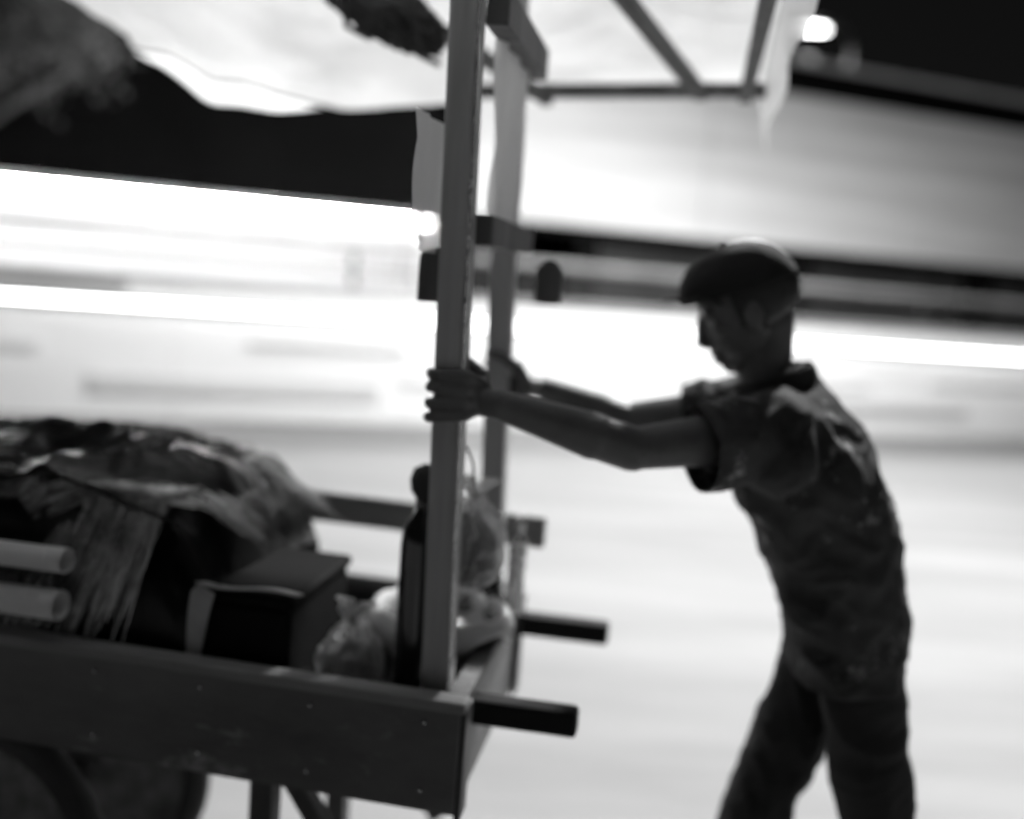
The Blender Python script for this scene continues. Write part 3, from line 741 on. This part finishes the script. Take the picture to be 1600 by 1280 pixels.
for s, e in ((shN, elN), (shF, elF)):
    m_ = s.lerp(e, .62); d = (m_-s).normalized()
    rc(bm, V(.54, 1.925, 1.235), .095, s, .074); rc(bm, s, .074, s.lerp(e, .3)+V(0, 0, -.008), .073); rc(bm, s.lerp(e, .3)+V(0, 0, -.008), .073, m_+V(0, 0, -.012), .07)
    rc(bm, V(.56, 1.925, 1.19), .09, s+V(.02, 0, -.03), .075)
    slv.append((s.lerp(e, .52), d))
sh = remesh(bm, .0055, 6, .5)
def folds(me, amp, kind):
    me.update()
    NR = [n_.vector.copy() for n_ in me.vertex_normals]
    for v, n_ in zip(me.vertices, NR):
        q = v.co.copy()
        if kind == 'shirt':
            ax = V(.45, 0, -.89)        # along the back
            t = q.dot(ax); w_ = (q-V(.5, 1.9, 1.25)).length
            # creases fan out from the shoulders and sag across the back and belly
            a1 = ridge(V(q.x*9+q.z*14, q.y*6, q.z*5-q.x*6)); a2 = ridge(V(q.x*22-q.z*9, q.y*13, q.z*20+q.x*9)+V(3, 1, 2)); a3 = noise.noise(q*7)
            bag_ = max(0, min(1, (1.14-q.z)/.2))
            k = amp*(.55*a1+.3*a2+.5*a3*bag_)
        else:
            a1 = ridge(V(q.x*8, q.y*8, q.z*20+q.x*10)); a2 = ridge(V(q.x*18, q.y*15, q.z*34-q.x*20)); a1 = ridge(V(q.x*7+noise.noise(q*5), q.y*6, q.z*9+q.x*12)+V(noise.noise(q*4), 0, noise.noise(q*4+V(3, 3, 3)))*1.3); k = amp*(.7*a1+.15*a2)
        v.co = q + n_*k
folds(sh, .019, 'shirt')
planes = [(V(.705, 1.93, .785), V(.12, 0, -.99).normalized(), V(.71, 1.93, .70), .34), (V(.488, 1.92, 1.352), V(-.4, 0, .92).normalized(), V(.47, 1.92, 1.43), .13)]
planes += [(c, d, c+d*.1, .155) for c, d in slv]
cut(sh, planes)
so_ = link('t_shirt', sh, M_shirt, man, True, True); sm = so_.modifiers.new('s', 'SOLIDIFY'); sm.thickness = .003; sm.offset = -1
# ribbed collar and sleeve hems follow
bm = bmesh.new()
cq = (V(-.4, 0, .92).normalized()); cu = V(.92, 0, .4).normalized(); cv = cq.cross(cu)
tube(bm, [V(.485, 1.92, 1.352)+cu*.068*math.cos(a)+cv*.068*math.sin(a) for a in [2*math.pi*i/40 for i in range(41)]], .0065, 8, False)
c_ = fin('collar', bm, M_shirt, so_, True); c_.matrix_parent_inverse = so_.matrix_world.inverted(); 
# trousers
bm = bmesh.new()
el(bm, V(.705, 1.93, .84), (.088, .15, .11), fr3(V(-.15, 0, 1)))
for h, k, a in ((hipN, knN, anN), (hipF, knF, anF)):
    rc(bm, h, .084, h.lerp(k, .5), .076); rc(bm, h.lerp(k, .5), .076, k, .068); rc(bm, k, .069, k.lerp(a, .5)+V(.01, 0, 0), .072); rc(bm, k.lerp(a, .5)+V(.01, 0, 0), .072, a, .066); 
tro = remesh(bm, .006, 5, .5); folds(tro, .012, 'tr')
cut(tro, [(a, (a-k).normalized(), a+(a-k).normalized()*.08, .12) for k, a in ((knN, anN), (knF, anF))])
o = link('trousers', tro, M_trouser, man, True, True); o.modifiers.new('s', 'SOLIDIFY').thickness = .003
for a, t in ((anN, toN), (anF, toF)):
    bm = bmesh.new(); d = (t-a); d.z = 0; d.normalize(); heel = a-d*.03
    if a is anN: heel = V(1.07, 1.865, .13)
    else: heel = V(.565, 2.05, .035)
    rc(bm, heel, .038, heel.lerp(t, .5)+V(0, 0, .02), .042); rc(bm, heel.lerp(t, .5)+V(0, 0, .02), .042, t+V(0, 0, .0), .036); rc(bm, a, .045, heel.lerp(t, .4), .04)
    me = remesh(bm, .006, 4, .5); link('shoe', me, M_shoe, man, True, True)

# ------------------------------------------------------------------ render quality
C.cycles.max_bounces = 8; C.cycles.diffuse_bounces = 4; C.cycles.transparent_max_bounces = 12; C.cycles.transmission_bounces = 4
C.cycles.sample_clamp_indirect = 6
C.cycles.use_denoising = True
